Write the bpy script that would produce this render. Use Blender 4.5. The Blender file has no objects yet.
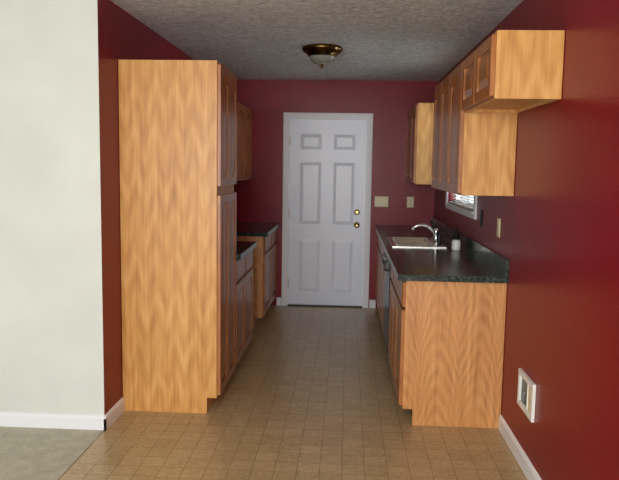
import bpy, bmesh, math
from mathutils import Matrix, Vector

scene = bpy.context.scene
scene.view_settings.view_transform = 'Standard'
scene.view_settings.look = 'None'
scene.view_settings.exposure = 0.0

# ------------------------------------------------------------------ dimensions
W = 2.30; H = 2.445
PY = -3.345       # near face of pantry
EY = -3.42        # near end of right base run
UY = -3.48        # near end of tall uppers
SY = -4.255       # near end of short upper
CY = -3.66        # white wall corner
ZB = 1.378; ZT = 2.134; ZS = 1.838
REAR = -10.0

def lin(c):
    c /= 255.0
    return c/12.92 if c <= 0.04045 else ((c+0.055)/1.055)**2.4
def rgb(r, g, b): return (lin(r), lin(g), lin(b), 1)

# ------------------------------------------------------------------ materials
class NT:
    def __init__(s, name):
        s.m = bpy.data.materials.new(name); s.m.use_nodes = True
        s.t = s.m.node_tree; s.b = s.t.nodes['Principled BSDF']
    def n(s, typ, **k):
        nd = s.t.nodes.new(typ)
        for a, v in k.items(): setattr(nd, a, v)
        return nd
    def l(s, a, b): s.t.links.new(a, b)
    def math(s, op, a, b=None, c=None):
        nd = s.n('ShaderNodeMath', operation=op)
        for i, v in enumerate((a, b, c)):
            if v is None: continue
            if isinstance(v, (int, float)): nd.inputs[i].default_value = v
            else: s.l(v, nd.inputs[i])
        return nd.outputs[0]
    def pos(s): return s.n('ShaderNodeNewGeometry').outputs['Position']
    def noise(s, vec, scale, detail=4, rough=.55, dist=0):
        nd = s.n('ShaderNodeTexNoise'); s.l(vec, nd.inputs['Vector'])
        nd.inputs['Scale'].default_value = scale; nd.inputs['Detail'].default_value = detail
        nd.inputs['Roughness'].default_value = rough; nd.inputs['Distortion'].default_value = dist
        return nd.outputs['Fac']
    def ramp(s, fac, stops):
        nd = s.n('ShaderNodeValToRGB'); s.l(fac, nd.inputs[0]); cr = nd.color_ramp
        while len(cr.elements) < len(stops): cr.elements.new(.5)
        for e, (p, c) in zip(cr.elements, stops): e.position = p; e.color = c
        return nd.outputs[0]
    def bump(s, h, strength, dist=.01):
        nd = s.n('ShaderNodeBump'); s.l(h, nd.inputs['Height'])
        nd.inputs['Strength'].default_value = strength; nd.inputs['Distance'].default_value = dist
        s.l(nd.outputs[0], s.b.inputs['Normal'])
    def set(s, **k):
        for a, v in k.items():
            s.b.inputs[a.replace('_', ' ')].default_value = v

def simple(name, col, rough=.5, metal=0.0, spec=.5):
    m = NT(name); m.set(Base_Color=col, Roughness=rough, Metallic=metal)
    m.b.inputs['Specular IOR Level'].default_value = spec
    return m.m

def oak(name, light, mid, dark, colw=.125, A=3.2, K=1.6, rough=.38, contrast=.5, wobz=.3, wobu=.5, cusp=True, streak=.5, off=.12):
    m = NT(name); p = m.pos()
    sep = m.n('ShaderNodeSeparateXYZ'); m.l(p, sep.inputs[0])
    u = m.math('ADD', sep.outputs[0], sep.outputs[1]); z = sep.outputs[2]
    cmb = m.n('ShaderNodeCombineXYZ'); m.l(u, cmb.inputs[0]); m.l(m.math('MULTIPLY', z, .35), cmb.inputs[2])
    wob = m.noise(cmb.outputs[0], 5, 2)
    uu = m.math('ADD', m.math('DIVIDE', u, colw), m.math('MULTIPLY', m.math('SUBTRACT', wob, .5), wobu))
    if cusp:
        fu = m.math('SUBTRACT', m.math('FRACT', uu), .5)
        par = m.math('MULTIPLY', m.math('MULTIPLY', fu, fu), K*4)
    else:
        par = m.math('MULTIPLY', m.math('COSINE', m.math('MULTIPLY', uu, 6.2832)), K*.5)
    val = m.math('ADD', m.math('ADD', m.math('MULTIPLY', z, A), par), m.math('MULTIPLY', wob, wobz))
    rings = m.math('ADD', m.math('MULTIPLY', m.math('SINE', m.math('MULTIPLY', val, 6.2832)), .5), .5)
    # figure fades in and out over the board
    cmb4 = m.n('ShaderNodeCombineXYZ'); m.l(m.math('MULTIPLY', u, 12), cmb4.inputs[0]); m.l(m.math('MULTIPLY', z, 4), cmb4.inputs[2])
    fade = m.ramp(m.noise(cmb4.outputs[0], 1, 2), [(.38, (.15, .15, .15, 1)), (.6, (1, 1, 1, 1))])
    cmb2 = m.n('ShaderNodeCombineXYZ'); m.l(m.math('MULTIPLY', u, 130), cmb2.inputs[0]); m.l(m.math('MULTIPLY', z, 4), cmb2.inputs[2])
    fine = m.noise(cmb2.outputs[0], 1, 3)
    cmb3 = m.n('ShaderNodeCombineXYZ'); m.l(m.math('MULTIPLY', u, 30), cmb3.inputs[0]); m.l(m.math('MULTIPLY', z, 1.0), cmb3.inputs[2])
    mid_n = m.noise(cmb3.outputs[0], 1, 3)
    rr = m.math('ADD', m.math('MULTIPLY', m.math('SUBTRACT', rings, .5), fade), .5)
    f = m.math('ADD', m.math('MULTIPLY', rr, contrast*.55), m.math('ADD', m.math('MULTIPLY', fine, .45), m.math('MULTIPLY', mid_n, streak)))
    f = m.math('SUBTRACT', f, off)
    col = m.ramp(f, [(0.15, light), (.5, mid), (.85, dark)])
    m.l(col, m.b.inputs['Base Color']); m.set(Roughness=rough)
    m.bump(fine, .08, .002)
    return m.m

OAK = oak('oak_veneer', rgb(236, 188, 118), rgb(210, 154, 82), rgb(172, 112, 50), colw=.118, A=4.0, K=.62, contrast=.42, cusp=False, streak=.75, off=.22)
OAKE = oak('oak_end_panel', rgb(230, 174, 112), rgb(203, 143, 84), rgb(156, 98, 48), colw=.23, A=9.0, K=2.6, contrast=.34, wobz=.5, streak=.8, off=.22)
OAKD = oak('oak_doors', rgb(190, 126, 62), rgb(162, 99, 44), rgb(122, 69, 28), colw=.2, A=4, K=1.5, rough=.28, contrast=.4)
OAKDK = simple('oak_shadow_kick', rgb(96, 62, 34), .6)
INT = simple('cabinet_interior', rgb(206, 164, 114), .6)

def paint(name, col, rough, bump=.12, scale=140, spec=.5):
    m = NT(name); p = m.pos()
    nz = m.noise(p, 2.2, 3)
    c2 = tuple(x*.9 for x in col[:3])+(1,)
    m.l(m.ramp(nz, [(.3, c2), (.7, col)]), m.b.inputs['Base Color'])
    m.set(Roughness=rough); m.b.inputs['Specular IOR Level'].default_value = spec
    m.bump(m.noise(p, scale, 3), bump, .004)
    return m.m
RED = paint('red_wall_paint', rgb(132, 4, 26), .32, .3, 80, .25)
WHITEW = paint('white_wall_paint', rgb(222, 227, 219), .7)
TRIM = simple('white_trim_paint', rgb(236, 238, 242), .35)
DOORW = simple('white_door_paint', rgb(234, 240, 252), .3)

def ceiling_mat():
    m = NT('textured_ceiling'); p = m.pos()
    v = m.n('ShaderNodeTexVoronoi'); m.l(p, v.inputs['Vector']); v.inputs['Scale'].default_value = 26
    a = m.noise(p, 28, 6, .7, .6)
    h = m.math('ADD', a, m.math('MULTIPLY', v.outputs['Distance'], .6))
    m.l(m.ramp(a, [(.35, rgb(186, 191, 192)), (.62, rgb(240, 244, 244))]), m.b.inputs['Base Color'])
    m.set(Roughness=.85); m.bump(h, .9, .02)
    return m.m
CEIL = ceiling_mat()

def floor_mat():
    m = NT('vinyl_tile_floor'); p = m.pos()
    br = m.n('ShaderNodeTexBrick'); m.l(p, br.inputs['Vector'])
    br.offset = 0; br.squash = 1
    i = br.inputs
    i['Scale'].default_value = 1; i['Brick Width'].default_value = .114; i['Row Height'].default_value = .114
    i['Mortar Size'].default_value = .003; i['Mortar Smooth'].default_value = .6; i['Bias'].default_value = 0
    i['Color1'].default_value = rgb(202, 176, 132); i['Color2'].default_value = rgb(190, 163, 119); i['Mortar'].default_value = rgb(154, 128, 90)
    nz = m.noise(p, 38, 5, .7); n2 = m.noise(p, 9, 3)
    mx = m.n('ShaderNodeMixRGB', blend_type='MULTIPLY'); mx.inputs[0].default_value = 1
    m.l(br.outputs['Color'], mx.inputs[1])
    m.l(m.ramp(m.math('ADD', m.math('MULTIPLY', nz, .7), m.math('MULTIPLY', n2, .3)), [(.34, (.66, .64, .60, 1)), (.64, (1.05, 1.05, 1.05, 1))]), mx.inputs[2])
    m.l(mx.outputs[0], m.b.inputs['Base Color']); m.set(Roughness=.3)
    m.bump(m.math('ADD', m.math('MULTIPLY', br.outputs['Fac'], -1.0), m.math('MULTIPLY', nz, .5)), .22, .003)
    return m.m
FLOOR = floor_mat()
def carpet_mat():
    m = NT('carpet_pile'); p = m.pos()
    nz = m.noise(p, 160, 4, .8); n2 = m.noise(p, 12, 3)
    f = m.math('ADD', m.math('MULTIPLY', nz, .7), m.math('MULTIPLY', n2, .3))
    m.l(m.ramp(f, [(.35, rgb(160, 156, 136)), (.65, rgb(214, 210, 188))]), m.b.inputs['Base Color'])
    m.set(Roughness=.95); m.bump(nz, .5, .01)
    return m.m
CARPET = carpet_mat()
def laminate():
    m = NT('dark_laminate_countertop'); p = m.pos()
    a = m.noise(p, 110, 3, .8); b = m.noise(p, 30, 4)
    f = m.math('ADD', m.math('MULTIPLY', a, .75), m.math('MULTIPLY', b, .25))
    m.l(m.ramp(f, [(.42, rgb(24, 32, 29)), (.54, rgb(50, 62, 55)), (.66, rgb(118, 130, 114))]), m.b.inputs['Base Color'])
    m.set(Roughness=.2); m.b.inputs['Specular IOR Level'].default_value = .3
    return m.m
LAM = laminate()
def steel(name, col, r):
    m = NT(name); p = m.pos()
    nz = m.noise(p, 200, 2)
    m.l(m.math('ADD', m.math('MULTIPLY', nz, .1), r), m.b.inputs['Roughness'])
    m.set(Base_Color=col, Metallic=1.0); return m.m
STEEL = steel('stainless_steel', rgb(225, 225, 220), .25)
CHROME = steel('chrome', rgb(225, 225, 225), .05)
BRASS = steel('antique_brass', rgb(112, 88, 48), .22)
BRASSB = steel('polished_brass', rgb(206, 178, 112), .15)
BLACK = simple('black_appliance_enamel', rgb(12, 12, 14), .25)
BLACKM = simple('black_plastic', rgb(22, 22, 24), .5)
GREYP = simple('grey_plastic', rgb(120, 120, 118), .5)
IVORY = simple('ivory_plastic', rgb(226, 214, 176), .4)
WPLAST = simple('white_plastic', rgb(236, 236, 230), .4)
DARKS = simple('dark_slot', rgb(18, 16, 14), .7)
RUBR = simple('weathered_bronze_threshold', rgb(60, 46, 34), .45, .6)
FROST = NT('frosted_glass'); FROST.set(Base_Color=rgb(190, 190, 176), Roughness=.2)
FROST.b.inputs['Transmission Weight'].default_value = .5; FROST = FROST.m
GLASS = NT('window_glass'); GLASS.set(Base_Color=(1, 1, 1, 1), Roughness=.0)
GLASS.b.inputs['Transmission Weight'].default_value = 1.0; GLASS.b.inputs['IOR'].default_value = 1.0
GLASS.b.inputs['Specular IOR Level'].default_value = .3; GLASS = GLASS.m

# ------------------------------------------------------------------ mesh builder
class MB:
    def __init__(s, name): s.name = name; s.v = []; s.f = []; s.fm = []; s.mats = []; s.sm = []
    def mi(s, m):
        if m not in s.mats: s.mats.append(m)
        return s.mats.index(m)
    def face(s, idx, m, smooth=False): s.f.append(idx); s.fm.append(s.mi(m)); s.sm.append(smooth)
    def add(s, pts):
        b = len(s.v); s.v += [tuple(p) for p in pts]; return list(range(b, b+len(pts)))
    def box(s, x0, x1, y0, y1, z0, z1, m, faces=None):
        if x0 > x1: x0, x1 = x1, x0
        if y0 > y1: y0, y1 = y1, y0
        if z0 > z1: z0, z1 = z1, z0
        a = s.add([(x0,y0,z0),(x1,y0,z0),(x1,y1,z0),(x0,y1,z0),(x0,y0,z1),(x1,y0,z1),(x1,y1,z1),(x0,y1,z1)])
        fs = {'-z':(0,3,2,1),'+z':(4,5,6,7),'-y':(0,1,5,4),'+x':(1,2,6,5),'+y':(2,3,7,6),'-x':(3,0,4,7)}
        for k, q in fs.items():
            s.face([a[i] for i in q], (faces or {}).get(k, m))
    def loft(s, loops, m, cap0=True, cap1=True, smooth=False, closed=True):
        ids = [s.add(l) for l in loops]; n = len(loops[0])
        for A, B in zip(ids, ids[1:]):
            for i in range(n if closed else n-1):
                j = (i+1) % n; s.face([A[i], A[j], B[j], B[i]], m, smooth)
        if cap0: s.face(ids[0][::-1], m)
        if cap1: s.face(ids[-1], m)
    def tube(s, path, rad, m, seg=14):
        path = [Vector(p) for p in path]; loops = []
        if not isinstance(rad, (list, tuple)): rad = [rad]*len(path)
        up = Vector((0.13, .37, .9)).normalized()
        for i, p in enumerate(path):
            t = (path[min(i+1, len(path)-1)]-path[max(i-1, 0)]).normalized()
            a = t.cross(up).normalized(); b = t.cross(a)
            loops.append([p+(a*math.cos(k*2*math.pi/seg)+b*math.sin(k*2*math.pi/seg))*rad[i] for k in range(seg)])
        s.loft(loops, m, smooth=True)
    def lathe(s, c, axis, prof, m, seg=32, cap0=True, cap1=True):
        ax = Vector(axis).normalized(); t = Vector((0, 0, 1)) if abs(ax.z) < .9 else Vector((1, 0, 0))
        a = ax.cross(t).normalized(); b = ax.cross(a); c = Vector(c)
        loops = [[c+ax*h+(a*math.cos(k*2*math.pi/seg)+b*math.sin(k*2*math.pi/seg))*max(r, 1e-4) for k in range(seg)] for r, h in prof]
        s.loft(loops, m, cap0, cap1, smooth=True)
    def done(s, bevel=0, autos=True):
        me = bpy.data.meshes.new(s.name)
        c = [ (min(p[i] for p in s.v)+max(p[i] for p in s.v))/2 for i in range(3)]
        me.from_pydata([(p[0]-c[0], p[1]-c[1], p[2]-c[2]) for p in s.v], [], s.f)
        for m in s.mats: me.materials.append(m)
        for p, mi, sm in zip(me.polygons, s.fm, s.sm): p.material_index = mi; p.use_smooth = sm
        bm = bmesh.new(); bm.from_mesh(me); bmesh.ops.recalc_face_normals(bm, faces=bm.faces); bm.to_mesh(me); bm.free()
        o = bpy.data.objects.new(s.name, me); o.location = c; scene.collection.objects.link(o)
        if bevel:
            md = o.modifiers.new('bevel', 'BEVEL'); md.width = bevel; md.segments = 2; md.limit_method = 'ANGLE'; md.angle_limit = math.radians(50)
        return o

class Fr:
    def __init__(s, O, U, N): s.O = Vector(O); s.U = Vector(U); s.N = Vector(N); s.V = Vector((0, 0, 1))
    def p(s, u, v, n): return s.O+s.U*u+s.V*v+s.N*n
def fbox(mb, fr, u0, u1, v0, v1, n0, n1, m):
    A = [fr.p(u, v, n0) for u, v in ((u0,v0),(u1,v0),(u1,v1),(u0,v1))]
    B = [fr.p(u, v, n1) for u, v in ((u0,v0),(u1,v0),(u1,v1),(u0,v1))]
    mb.loft([A, B], m)
def fpoly(mb, fr, loops, m):
    mb.loft([[fr.p(u, v, n) for u, v in pts] for pts, n in loops], m)

def arched(u0, u1, v0, v1, rise, seg=12):
    """rectangle outline whose top edge is a cathedral arch"""
    pts = [(u0, v0), (u1, v0)]
    for i in range(seg+1):
        t = i/seg; u = u1+(u0-u1)*t
        s_ = 2*t-1
        pts.append((u, v1-rise+rise*(0.5+0.5*math.cos(math.pi*s_))))
    return pts

def raised_door(mb, fr, w, h, m, arch=False, t=.021, stile=.056, knob=None):
    """frame and raised panel door, lower-left corner at frame origin"""
    r = .045 if arch else 0
    fbox(mb, fr, 0, stile, 0, h, 0, t, m); fbox(mb, fr, w-stile, w, 0, h, 0, t, m)
    fbox(mb, fr, stile, w-stile, 0, stile, 0, t, m)
    if arch:
        top = arched(stile, w-stile, 0, h-stile, r)[2:]
        poly = [(w-stile, h), (stile, h)]+top[::-1]
        fpoly(mb, fr, [(poly, 0), (poly, t)], m)
    else:
        fbox(mb, fr, stile, w-stile, h-stile, h, 0, t, m)
    fbox(mb, fr, stile-.002, w-stile+.002, stile-.002, h-stile+.002, 0, t*.3, m)
    a, b = stile+.008, .034
    if w-2*stile > .09 and h-2*stile > .09:
        if arch:
            L0 = arched(a, w-a, a, h-a, r); L1 = arched(a+b, w-a-b, a+b, h-a-b, r)
        else:
            L0 = [(a,a),(w-a,a),(w-a,h-a),(a,h-a)]; c = a+b; L1 = [(c,c),(w-c,c),(w-c,h-c),(c,h-c)]
        fpoly(mb, fr, [(L0, t*.25), (L0, t*.38), (L1, t*.9)], m)

def drawer_front(mb, fr, w, h, m, t=.021):
    L0 = [(0,0),(w,0),(w,h),(0,h)]; c = .012; L1 = [(c,c),(w-c,c),(w-c,h-c),(c,h-c)]
    fpoly(mb, fr, [(L0, 0), (L0, t*.6), (L1, t)], m)

# ------------------------------------------------------------------ room shell
def single(name, boxes, bevel=0):
    mb = MB(name)
    for b in boxes: mb.box(*b)
    return mb.done(bevel)

T = .12
wl = MB('wall_left'); wl.box(-T, 0, CY, T, 0, H, RED, {'-y': WHITEW}); wl.done()
single('wall_living', [(-4.0, -T, CY, CY+T, 0, H, WHITEW)])
single('wall_living_side', [(-4.0-T, -4.0, REAR, CY+T, 0, H, WHITEW)])
# right wall with window opening over the sink
WY0, WY1, WZ0, WZ1 = -2.36, -1.0, 1.215, 2.03
wr = MB('wall_right')
wr.box(W, W+T, REAR, WY0, 0, H, RED); wr.box(W, W+T, WY1, T, 0, H, RED)
wr.box(W, W+T, WY0, WY1, 0, WZ0, RED); wr.box(W, W+T, WY0, WY1, WZ1, H, RED); wr.done()
# back wall with door opening
DX0, DX1, DZ = .722, 1.566, 2.045
wb = MB('wall_back')
wb.box(0, DX0, 0, T, 0, H, RED); wb.box(DX1, W, 0, T, 0, H, RED); wb.box(DX0, DX1, 0, T, DZ, H, RED); wb.done()
single('ceiling', [(-4.12, W+T, REAR, T, H, H+.1, CEIL)])
single('floor', [(0, W+T, REAR, T, -.08, 0, FLOOR), (-T, 0, CY, T, -.08, 0, FLOOR)])
single('carpet', [(-3.99, -.0, REAR, CY-.002, -.08, .004, CARPET)])

def baseboard(name, x0, x1, y0, y1, side):
    mb = MB(name); h = .088; t = .013
    prof = [(0, 0), (t, 0), (t, h-.018), (t*.45, h-.004), (0, h)]
    if side == '-x':
        L = [[(x1-a, y, z) for a, z in prof] for y in (y0, y1)]
    elif side == '+x':
        L = [[(x0+a, y, z) for a, z in prof] for y in (y0, y1)]
    else:
        L = [[(x, y1-a, z) for a, z in prof] for x in (x0, x1)]
    mb.loft(L, TRIM); mb.done()
baseboard('baseboard_right', 0, W, REAR, EY-.002, '-x')
baseboard('baseboard_left', 0, 0, CY-.013, PY-.002, '+x')
baseboard('baseboard_living', -4.0, .013, 0, CY, '-y')
baseboard('baseboard_back', 1.632, 1.70, 0, 0, '-y')
baseboard('baseboard_back.001', .612, .660, 0, 0, '-y')

# ------------------------------------------------------------------ entry door
fr = Fr((DX0+.012, .022, .012), (1, 0, 0), (0, -1, 0))
dw, dh = DX1-DX0-.024, 2.022
mb = MB('door_1')
fbox(mb, fr, 0, dw, 0, dh, -.035, -.008, DOORW)
us = [(.105, dw/2-.055), (dw/2+.055, dw-.105)]
rows = [(.135, .735), (.885, 1.575), (1.69, 1.875)]
fbox(mb, fr, 0, us[0][0], 0, dh, -.008, 0, DOORW); fbox(mb, fr, us[1][1], dw, 0, dh, -.008, 0, DOORW)
fbox(mb, fr, us[0][1], us[1][0], 0, dh, -.008, 0, DOORW)
zs = [0]+[z for r in rows for z in r]+[dh]
for k in range(0, len(zs), 2):
    for (a, b) in us: fbox(mb, fr, a, b, zs[k], zs[k+1], -.008, 0, DOORW)
for (a, b) in us:
    for (c, d) in rows:
        g = .012; i = .045
        L0 = [(a,c),(b,c),(b,d),(a,d)]
        L1 = [(a+g,c+g),(b-g,c+g),(b-g,d-g),(a+g,d-g)]
        L2 = [(a+i,c+i),(b-i,c+i),(b-i,d-i),(a+i,d-i)]
        fpoly(mb, fr, [(L0, -.008), (L1, -.0075), (L2, -.001)], DOORW)
kx = 1.475
mb.lathe((kx, .022, .905), (0, -1, 0), [(.033, 0), (.033, .006), (.026, .01), (.012, .014), (.011, .035), (.024, .042), (.028, .055), (.024, .066), (.008, .071)], BRASSB)
mb.lathe((kx, .022, 1.045), (0, -1, 0), [(.031, 0), (.031, .008), (.024, .014), (.006, .015)], BRASSB)
mb.box(kx-.004, kx+.004, -.012, .01, 1.03, 1.06, BRASSB)
for z in (.25, 1.02, 1.80):
    mb.lathe((DX0+.012, .018, z-.045), (0, 0, 1), [(.006, 0), (.006, .09)], BRASSB, 10)
mb.done()
# frame, casing
mb = MB('trim_1')
cw = .062
mb.box(DX0-.0, DX0+.010, .0, T, 0, DZ, TRIM); mb.box(DX1-.010, DX1, 0, T, 0, DZ, TRIM); mb.box(DX0, DX1, 0, T, DZ-.010, DZ, TRIM)
xi0, xi1, zi = DX0+.006, DX1-.006, DZ-.006
def case_v(x_in, x_out):
    d = 1 if x_out > x_in else -1
    prof = [(x_in, 0), (x_in, -.010), (x_in+d*.02, -.013), (x_out-d*.012, -.019), (x_out, -.017), (x_out, 0)]
    ztop = lambda x: zi+abs(x-x_in)
    mb.loft([[(x, y, 0) for x, y in prof], [(x, y, ztop(x)) for x, y in prof]], TRIM)
case_v(xi0, xi0-cw); case_v(xi1, xi1+cw)
prof = [(0, 0), (0, -.010), (.02, -.013), (cw-.012, -.019), (cw, -.017), (cw, 0)]
mb.loft([[(xi0-a, y, zi+a) for a, y in prof], [(xi1+a, y, zi+a) for a, y in prof]], TRIM)
mb.done()
single('door_threshold', [(DX0+.011, DX1-.011, -.03, .06, 0.0, .011, RUBR)], .003)

# ------------------------------------------------------------------ window over sink
mb = MB('window_1')
f = .035
xg = W+.085
for (a, b, c, d) in ((WY0, WY1, WZ0, WZ0+f), (WY0, WY1, WZ1-f, WZ1), (WY0, WY0+f, WZ0, WZ1), (WY1-f, WY1, WZ0, WZ1), ((WY0+WY1)/2-.025, (WY0+WY1)/2+.025, WZ0, WZ1)):
    mb.box(xg-.02, xg+.02, a+.001, b-.001, c+.001, d-.001, WPLAST)
mb.box(xg-.003, xg+.003, WY0+f, WY1-f, WZ0+f, WZ1-f, GLASS)
mb.done()
# white mini-blind hanging inside the window recess
mb = MB('window_blind')
mb.box(W+.005, W+.040, WY0+.012, WY1-.012, WZ1-.032, WZ1-.004, WPLAST)
mb.box(W+.008, W+.034, WY0+.015, WY1-.015, WZ0+.004, WZ0+.016, WPLAST)
zz = WZ0+.030
while zz < WZ1-.04:
    mb.loft([[(W+.010, y, zz+.008), (W+.021, y, zz+.002), (W+.032, y, zz-.006), (W+.032, y, zz-.007), (W+.021, y, zz+.001), (W+.010, y, zz+.007)] for y in (WY0+.016, WY1-.016)], WPLAST)
    zz += .021
for y in (WY0+.2, (WY0+WY1)/2, WY1-.2):
    mb.box(W+.0205, W+.0215, y-.0008, y+.0008, WZ0+.01, WZ1-.03, WPLAST)
mb.done()
mb = MB('trim_2')
c = .05
mb.box(W-.016, W, WY0-c, WY0, WZ0-c, WZ1+c, TRIM); mb.box(W-.016, W, WY1, WY1+c, WZ0-c, WZ1+c, TRIM)
mb.box(W-.016, W, WY0, WY1, WZ1, WZ1+c, TRIM); mb.box(W-.016, W, WY0, WY1, WZ0-c, WZ0-.012, TRIM)
mb.box(W-.030, W+.05, WY0-.0, WY1+.0, WZ0-.012, WZ0, TRIM)
mb.done(.002)

# ------------------------------------------------------------------ pantry
def prism_y(mb, prof, y0, y1, m):
    mb.loft([[(x, y0, z) for x, z in prof], [(x, y1, z) for x, z in prof]], m)

X0 = .002
mb = MB('pantry_cabinet')
FX = .589
prism_y(mb, [(X0, 0), (FX-.06, 0), (FX-.06, .10), (FX, .10), (FX, ZT), (X0, ZT)], PY, PY+.61, OAK)
for (z0, z1, ar) in ((.115, 1.345, False), (1.40, ZT-.02, True)):
    ww = (.61-.024-.004)/2
    raised_door(mb, Fr((FX, PY+.012, z0), (0, 1, 0), (1, 0, 0)), ww, z1-z0, OAKD, ar, stile=.05)
    raised_door(mb, Fr((FX, PY+.012+ww+.004, z0), (0, 1, 0), (1, 0, 0)), ww, z1-z0, OAKD, ar, stile=.05)
mb.done(.0012)

# ------------------------------------------------------------------ base cabinets
def base_left(name, y0, y1, units):
    mb = MB(name)
    prism_y(mb, [(X0, 0), (FX-.075, 0), (FX-.075, .10), (FX, .10), (FX, .876), (X0, .876)], y0, y1, OAKE)
    for (a, b, dr) in units:
        g = .010; ztop = .862
        if dr:
            drawer_front(mb, Fr((FX, a+g, .715), (0, 1, 0), (1, 0, 0)), b-a-2*g, .145, OAKD); ztop = .695
        raised_door(mb, Fr((FX, a+g, .118), (0, 1, 0), (1, 0, 0)), b-a-2*g, ztop-.118, OAKD)
    return mb.done(.0012)
LY0, LY1 = PY+.612, -1.90
FY0 = -1.11
mid = (LY0+LY1)/2
base_left('base_cabinet', LY0, LY1, [(LY0, mid, True), (mid, LY1, True)])
base_left('base_cabinet.001', FY0, -.002, [(FY0, FY0+.55, True), (FY0+.55, -.01, True)])

RX = 1.719   # carcass front, right run
DW0, DW1 = -2.31, -1.70
def base_right(name, y0, y1, units, panel=OAKE):
    mb = MB(name)
    xw = W-.002
    t = .018
    side = [(xw, 0), (RX+.060, 0), (RX+.060, .10), (RX, .10), (RX, .876), (xw, .876)]
    prism_y(mb, side, y0, y0+t, panel); prism_y(mb, side, y1-t, y1, panel)
    mb.box(RX, RX+.019, y0+t, y1-t, .10, .876, OAKD)
    mb.box(RX+.02, xw, y0+t, y1-t, .10, .118, INT)
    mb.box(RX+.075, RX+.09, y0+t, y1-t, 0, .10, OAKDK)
    for (a, b, dr) in units:
        g = .010; ztop = .862
        if dr:
            drawer_front(mb, Fr((RX, b-g, .715), (0, -1, 0), (-1, 0, 0)), b-a-2*g, .145, OAKD); ztop = .695
        raised_door(mb, Fr((RX, b-g, .118), (0, -1, 0), (-1, 0, 0)), b-a-2*g, ztop-.118, OAKD)
    return mb.done(.0012)
base_right('base_cabinet.002', EY, DW0-.003, [(EY, EY+.46, True), (EY+.46, EY+.78, True), (EY+.78, DW0-.003, True)])
base_right('base_cabinet.003', DW1+.003, -.002, [(DW1, DW1+.42, True), (DW1+.42, DW1+.84, True), (DW1+.84, DW1+1.26, True), (DW1+1.26, -.002, True)])

# dishwasher
mb = MB('dishwasher')
a, b = DW0, DW1
mb.box(RX+.02, W-.05, a, b, .10, .70, BLACKM)
mb.box(RX-.025, RX+.02, a, b, .115, .72, BLACK)
mb.loft([[(x, y, z) for x, z in ((RX+.02, .725), (RX-.022, .725), (RX-.030, .80), (RX-.022, .868), (RX+.02, .868))] for y in (a, b)], BLACK)
mb.tube([(RX-.045, a+.06, .755), (RX-.055, a+.10, .755), (RX-.055, b-.10, .755), (RX-.045, b-.06, .755)], .010, BLACK)
for y in (a+.07, b-.07): mb.box(RX-.05, RX-.02, y-.012, y+.012, .746, .764, BLACK)
mb.lathe((RX-.029, b-.12, .82), (-1, 0, 0), [(.02, 0), (.018, .018), (.004, .02)], GREYP, 20)
for i in range(4): mb.box(RX-.034, RX-.02, a+.08+i*.045, a+.11+i*.045, .81, .825, GREYP)
mb.box(RX+.05, RX+.07, a+.01, b-.01, 0, .10, BLACKM)
mb.done(.002)

# ------------------------------------------------------------------ counters
SX0, SX1, SY0, SY1 = 1.725, 2.14, -2.085, -1.345
CX = 1.668
mb = MB('countertop')
z0, z1 = .877, .914
hx0, hx1, hy0, hy1 = SX0+.02, SX1-.02, SY0+.02, SY1-.02
mb.box(CX, hx0, EY-.03, -.001, z0, z1, LAM); mb.box(hx1, W-.001, EY-.03, -.001, z0, z1, LAM)
mb.box(hx0, hx1, EY-.03, hy0, z0, z1, LAM); mb.box(hx0, hx1, hy1, -.001, z0, z1, LAM)
mb.box(W-.021, W-.001, EY-.03, -.001, z1, z1+.10, LAM)
mb.done()
def counter_left(name, y0, y1, back=False):
    mb = MB(name)
    mb.box(.001, .638, y0, y1, z0, z1, LAM)
    mb.box(.001, .021, y0, y1, z1, z1+.10, LAM)
    mb.done()
counter_left('countertop.001', LY0+.001, LY1+.01)
counter_left('countertop.002', FY0-.02, -.001, True)

# sink
def rrect(x0, x1, y0, y1, z, r, k=5):
    P = []
    for cx, cy, a0 in ((x1-r, y1-r, 0), (x0+r, y1-r, 90), (x0+r, y0+r, 180), (x1-r, y0+r, 270)):
        for i in range(k+1):
            a = math.radians(a0+90*i/k); P.append((cx+r*math.cos(a), cy+r*math.sin(a), z))
    return P
mb = MB('double_bowl_sink')
zr0, zr1 = z1+.0005, z1+.007
ym = (SY0+SY1)/2
bx0, bx1 = SX0+.035, SX1-.075
bowls = [(bx0, bx1, SY0+.035, ym-.018), (bx0, bx1, ym+.018, SY1-.035)]
mb.box(SX0, bx0, SY0, SY1, zr0, zr1, STEEL); mb.box(bx1, SX1, SY0, SY1, zr0, zr1, STEEL)
mb.box(bx0, bx1, SY0, bowls[0][2], zr0, zr1, STEEL); mb.box(bx0, bx1, bowls[1][3], SY1, zr0, zr1, STEEL)
mb.box(bx0, bx1, bowls[0][3], bowls[1][2], zr0, zr1, STEEL)
for (a, b, c, d) in bowls:
    mb.loft([rrect(a, b, c, d, zr1-.0005, .001), rrect(a+.004, b-.004, c+.004, d-.004, zr1-.004, .03), rrect(a+.012, b-.012, c+.012, d-.012, zr1-.12, .04),
             rrect(a+.03, b-.03, c+.03, d-.03, zr1-.155, .05), rrect(a+.1, b-.1, c+.1, d-.1, zr1-.16, .03)], STEEL, cap0=False, smooth=True)
    mb.lathe(((a+b)/2, (c+d)/2, zr1-.1595), (0, 0, 1), [(.04, 0), (.04, .003), (.03, .003), (.01, .001)], CHROME)
mb.done()

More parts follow.
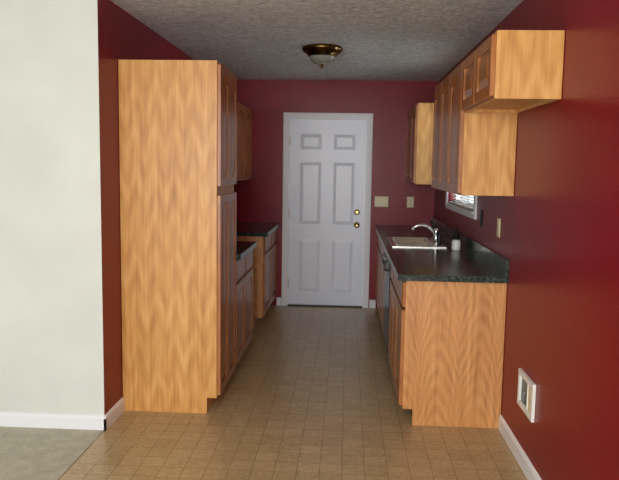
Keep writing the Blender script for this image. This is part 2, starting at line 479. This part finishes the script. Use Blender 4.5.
# faucet
mb = MB('kitchen_faucet')
fx, fy, fz = SX1-.035, ym, zr1+.0005
mb.loft([rrect(fx-.028, fx+.028, fy-.12, fy+.12, fz, .026), rrect(fx-.028, fx+.028, fy-.12, fy+.12, fz+.008, .026), rrect(fx-.022, fx+.022, fy-.112, fy+.112, fz+.014, .02)], CHROME, smooth=False)
mb.lathe((fx, fy, fz+.012), (0, 0, 1), [(.027, 0), (.024, .02), (.022, .055), (.025, .065), (.025, .085), (.018, .10), (.004, .105)], CHROME)
sp = []
for i in range(13):
    t = i/12; sp.append((fx-.01-.18*t, fy, fz+.06+.10*math.sin(math.pi*(.12+.62*t))-.02))
mb.tube(sp, [.013]*11+[.012, .012], CHROME)
mb.lathe((sp[-1][0], fy, sp[-1][2]-.02), (0, 0, 1), [(.012, 0), (.013, .012), (.012, .03)], CHROME, 16)
mb.tube([(fx, fy, fz+.105), (fx+.01, fy, fz+.125), (fx-.01, fy, fz+.15), (fx-.055, fy, fz+.175)], [.010, .009, .008, .010], BLACKM)
mb.lathe((fx, fy-.20, fz), (0, 0, 1), [(.02, 0), (.018, .015), (.011, .03), (.014, .07), (.015, .085), (.006, .092)], BLACKM, 20)
mb.done()
# small soap dispenser and dark bottle on counter
mb = MB('soap_dispenser')
sx, sy, sz = 2.195, -2.20, z1+.0005
mb.lathe((sx, sy, sz), (0, 0, 1), [(.030, 0), (.033, .01), (.033, .065), (.026, .078), (.012, .082)], WPLAST)
mb.lathe((sx, sy, sz+.08), (0, 0, 1), [(.015, 0), (.015, .018), (.007, .020), (.007, .036), (.014, .038), (.014, .048), (.004, .050)], BLACKM, 20)
mb.tube([(sx, sy, sz+.124), (sx-.03, sy, sz+.124), (sx-.045, sy, sz+.116)], .005, BLACKM, 8)
mb.done()
mb = MB('dish_soap_bottle')
mb.lathe((2.225, -2.00, sz), (0, 0, 1), [(.022, 0), (.026, .008), (.024, .06), (.026, .10), (.018, .125), (.009, .132), (.009, .150), (.004, .155)], BLACKM, 24)
mb.done()

# ------------------------------------------------------------------ wall cabinets
def upper_right(name, y0, y1, z0, z1, cuts, arch=True):
    mb = MB(name); xw = W-.002; xf = W-.293; t = .016
    mb.box(xf, xw, y0, y0+t, z0, z1, OAK); mb.box(xf, xw, y1-t, y1, z0, z1, OAK)
    mb.box(xf, xw, y0+t, y1-t, z1-t, z1, OAK)
    mb.box(xf+.018, xw, y0+t, y1-t, z0+.018, z0+.03, INT)
    mb.box(xf, xf+.018, y0+t, y1-t, z0, z1-t, OAKD)
    mb.box(xw-.012, xw, y0+t, y1-t, z0, z0+.018, INT)
    ys = [y0]+cuts+[y1]
    for a, b in zip(ys, ys[1:]):
        raised_door(mb, Fr((xf, b-.010, z0+.012), (0, -1, 0), (-1, 0, 0)), b-a-.020, z1-z0-.030, OAKD, arch and (z1-z0) > .4, stile=.05)
    return mb.done(.0012)
upper_right('wall_cabinet', SY, UY-.002, ZS, ZT, [(SY+UY)/2])
upper_right('wall_cabinet.001', UY, -2.26, ZB, ZT, [UY+.46, UY+.84])
upper_right('wall_cabinet.002', -.89, -.002, ZB, ZT, [-.45])
def upper_left(name, y0, y1, z0, z1, cuts):
    mb = MB(name); xf = .303; t = .016
    mb.box(X0, xf, y0, y0+t, z0, z1, OAK); mb.box(X0, xf, y1-t, y1, z0, z1, OAK)
    mb.box(X0, xf, y0+t, y1-t, z1-t, z1, OAK); mb.box(X0, xf-.018, y0+t, y1-t, z0+.018, z0+.03, INT)
    mb.box(xf-.018, xf, y0+t, y1-t, z0, z1-t, OAKD)
    ys = [y0]+cuts+[y1]
    for a, b in zip(ys, ys[1:]):
        raised_door(mb, Fr((xf, a+.010, z0+.012), (0, 1, 0), (1, 0, 0)), b-a-.020, z1-z0-.030, OAKD, (z1-z0) > .4, stile=.05)
    return mb.done(.0012)
upper_left('wall_cabinet.003', LY0, LY1-.002, ZB, ZT, [mid])
upper_left('wall_cabinet.004', LY1, FY0-.002, 1.70, ZT, [(LY1+FY0)/2])
upper_left('wall_cabinet.005', FY0, -.002, ZB, ZT, [-.55])

# ------------------------------------------------------------------ ceiling light
mb = MB('ceiling_light')
c0 = (1.15, -2.0, H)
mb.lathe(c0, (0, 0, -1), [(.150, 0), (.158, .010), (.160, .022), (.150, .034), (.135, .046), (.118, .058), (.112, .070), (.105, .075)], BRASS, 48)
mb.lathe(c0, (0, 0, -1), [(.104, .070), (.100, .085), (.086, .105), (.060, .124), (.030, .134), (.012, .136)], FROST, 48, cap0=False)
mb.lathe((c0[0], c0[1], H-.134), (0, 0, -1), [(.022, 0), (.020, .006), (.008, .010), (.011, .018), (.008, .026), (.002, .03)], BRASS, 20)
mb.done()

# ------------------------------------------------------------------ switches & outlets
def plate(name, fr, w, h, kind, m=IVORY):
    mb = MB(name)
    L0 = [(-w/2,-h/2),(w/2,-h/2),(w/2,h/2),(-w/2,h/2)]; c = .006
    L1 = [(-w/2+c,-h/2+c),(w/2-c,-h/2+c),(w/2-c,h/2-c),(-w/2+c,h/2-c)]
    fpoly(mb, fr, [(L0, 0.0005), (L0, .002), (L1, .006)], m)
    if kind.startswith('switch'):
        n = int(kind[-1])
        for i in range(n):
            u = (i-(n-1)/2)*.046
            fbox(mb, fr, u-.006, u+.006, -.013, .013, .006, .0075, m)
            fpoly(mb, fr, [([(u-.004,-.006),(u+.004,-.006),(u+.004,.006),(u-.004,.006)], .006), ([(u-.003,.004),(u+.003,.004),(u+.003,.012),(u-.003,.012)], .018)], m)
            for v in (-.03, .03): fbox(mb, fr, u-.0025, u+.0025, v-.0025, v+.0025, .006, .007, GREYP)
    else:
        for v in (-.02, .02):
            L = [(.017*math.cos(a*math.pi/8), v+.014*math.sin(a*math.pi/8)) for a in range(16)]
            fpoly(mb, fr, [(L, .006), (L, .0085)], m)
            for u in (-.006, .006): fbox(mb, fr, u-.0012, u+.0012, v-.003, v+.006, .0085, .0088, DARKS)
            fbox(mb, fr, -.002, .002, v-.009, v-.005, .0085, .0088, DARKS)
        fbox(mb, fr, -.002, .002, -.002, .002, .006, .0075, GREYP)
    mb.done()
plate('light_switch', Fr((1.735, 0, 1.165), (1, 0, 0), (0, -1, 0)), .15, .115, 'switch3')
plate('electrical_outlet', Fr((2.045, 0, 1.165), (1, 0, 0), (0, -1, 0)), .075, .115, 'outlet')
plate('electrical_outlet.001', Fr((W, -3.14, 1.17), (0, -1, 0), (-1, 0, 0)), .075, .115, 'outlet')
plate('light_switch.001', Fr((W, -2.60, 1.19), (0, -1, 0), (-1, 0, 0)), .075, .115, 'switch1', BLACKM)

# ice-maker supply box low on the right wall
mb = MB('icemaker_outlet_box')
fr = Fr((W, -3.82, .30), (0, -1, 0), (-1, 0, 0))
w, h, b = .28, .19, .028
for q in ((0,w,0,b),(0,w,h-b,h),(0,b,b,h-b),(w-b,w,b,h-b)): fbox(mb, fr, *q, 0.0005, .016, WPLAST)
fbox(mb, fr, b, w-b, b, h-b, .0005, .003, GREYP)
fbox(mb, fr, w*.62, w*.62+.008, b, h-b, .003, .014, WPLAST)
fbox(mb, fr, w*.62+.008, w-b, b, h-b, .003, .010, IVORY)
mb.lathe(fr.p(.10, .085, .003), (-1, 0, 0), [(.014, 0), (.014, .005), (.010, .007), (.010, .013), (.004, .015)], GREYP, 20)
mb.tube([fr.p(.10, .085, .010), fr.p(.10, .05, .010), fr.p(.10, .03, .008)], .005, GREYP, 10)
mb.done(.0015)

# ------------------------------------------------------------------ lights
def area(name, loc, target, sx, sy, power, col):
    L = bpy.data.lights.new(name, 'AREA'); L.shape = 'RECTANGLE'; L.size = sx; L.size_y = sy; L.energy = power; L.color = col
    o = bpy.data.objects.new(name, L); o.location = loc
    o.rotation_euler = (Vector(target)-Vector(loc)).to_track_quat('-Z', 'Y').to_euler(); scene.collection.objects.link(o); return o
area('added_rear_light', (.6, -9.6, 1.5), (.6, 0, 1.5), 3.0, 2.0, 170, (1, .99, .97))  # unseen area light added behind the camera to stand in for window light
area('sink_window_light', (W+1.0, -1.75, 1.75), (.2, -.35, 1.5), .5, .8, 70, (.88, .94, 1))
L = bpy.data.lights.new('added_fill_lamp', 'POINT'); L.energy = 58; L.color = (1, .97, .92); L.shadow_soft_size = .12  # fill lamp added near the camera for a flash look, no fixture modelled
o = bpy.data.objects.new('added_fill_lamp', L); o.location = (1.0, -7.0, 2.05); scene.collection.objects.link(o)
w = bpy.data.worlds.new('sky'); scene.world = w; w.use_nodes = True
bg = w.node_tree.nodes['Background']; bg.inputs[0].default_value = (.84, .93, 1, 1); bg.inputs[1].default_value = .95

# ------------------------------------------------------------------ camera
cam = bpy.data.cameras.new('camera'); co = bpy.data.objects.new('camera', cam); scene.collection.objects.link(co)
cam.sensor_fit = 'HORIZONTAL'; cam.sensor_width = 36; cam.lens = 678.5/619*36
co.matrix_world = Matrix.Translation((1.3635, -7.3547, 1.5219)) @ Matrix.Rotation(.0542, 4, 'Z') @ Matrix.Rotation(math.pi/2-.1068, 4, 'X') @ Matrix.Rotation(.0158, 4, 'Z')
scene.camera = co
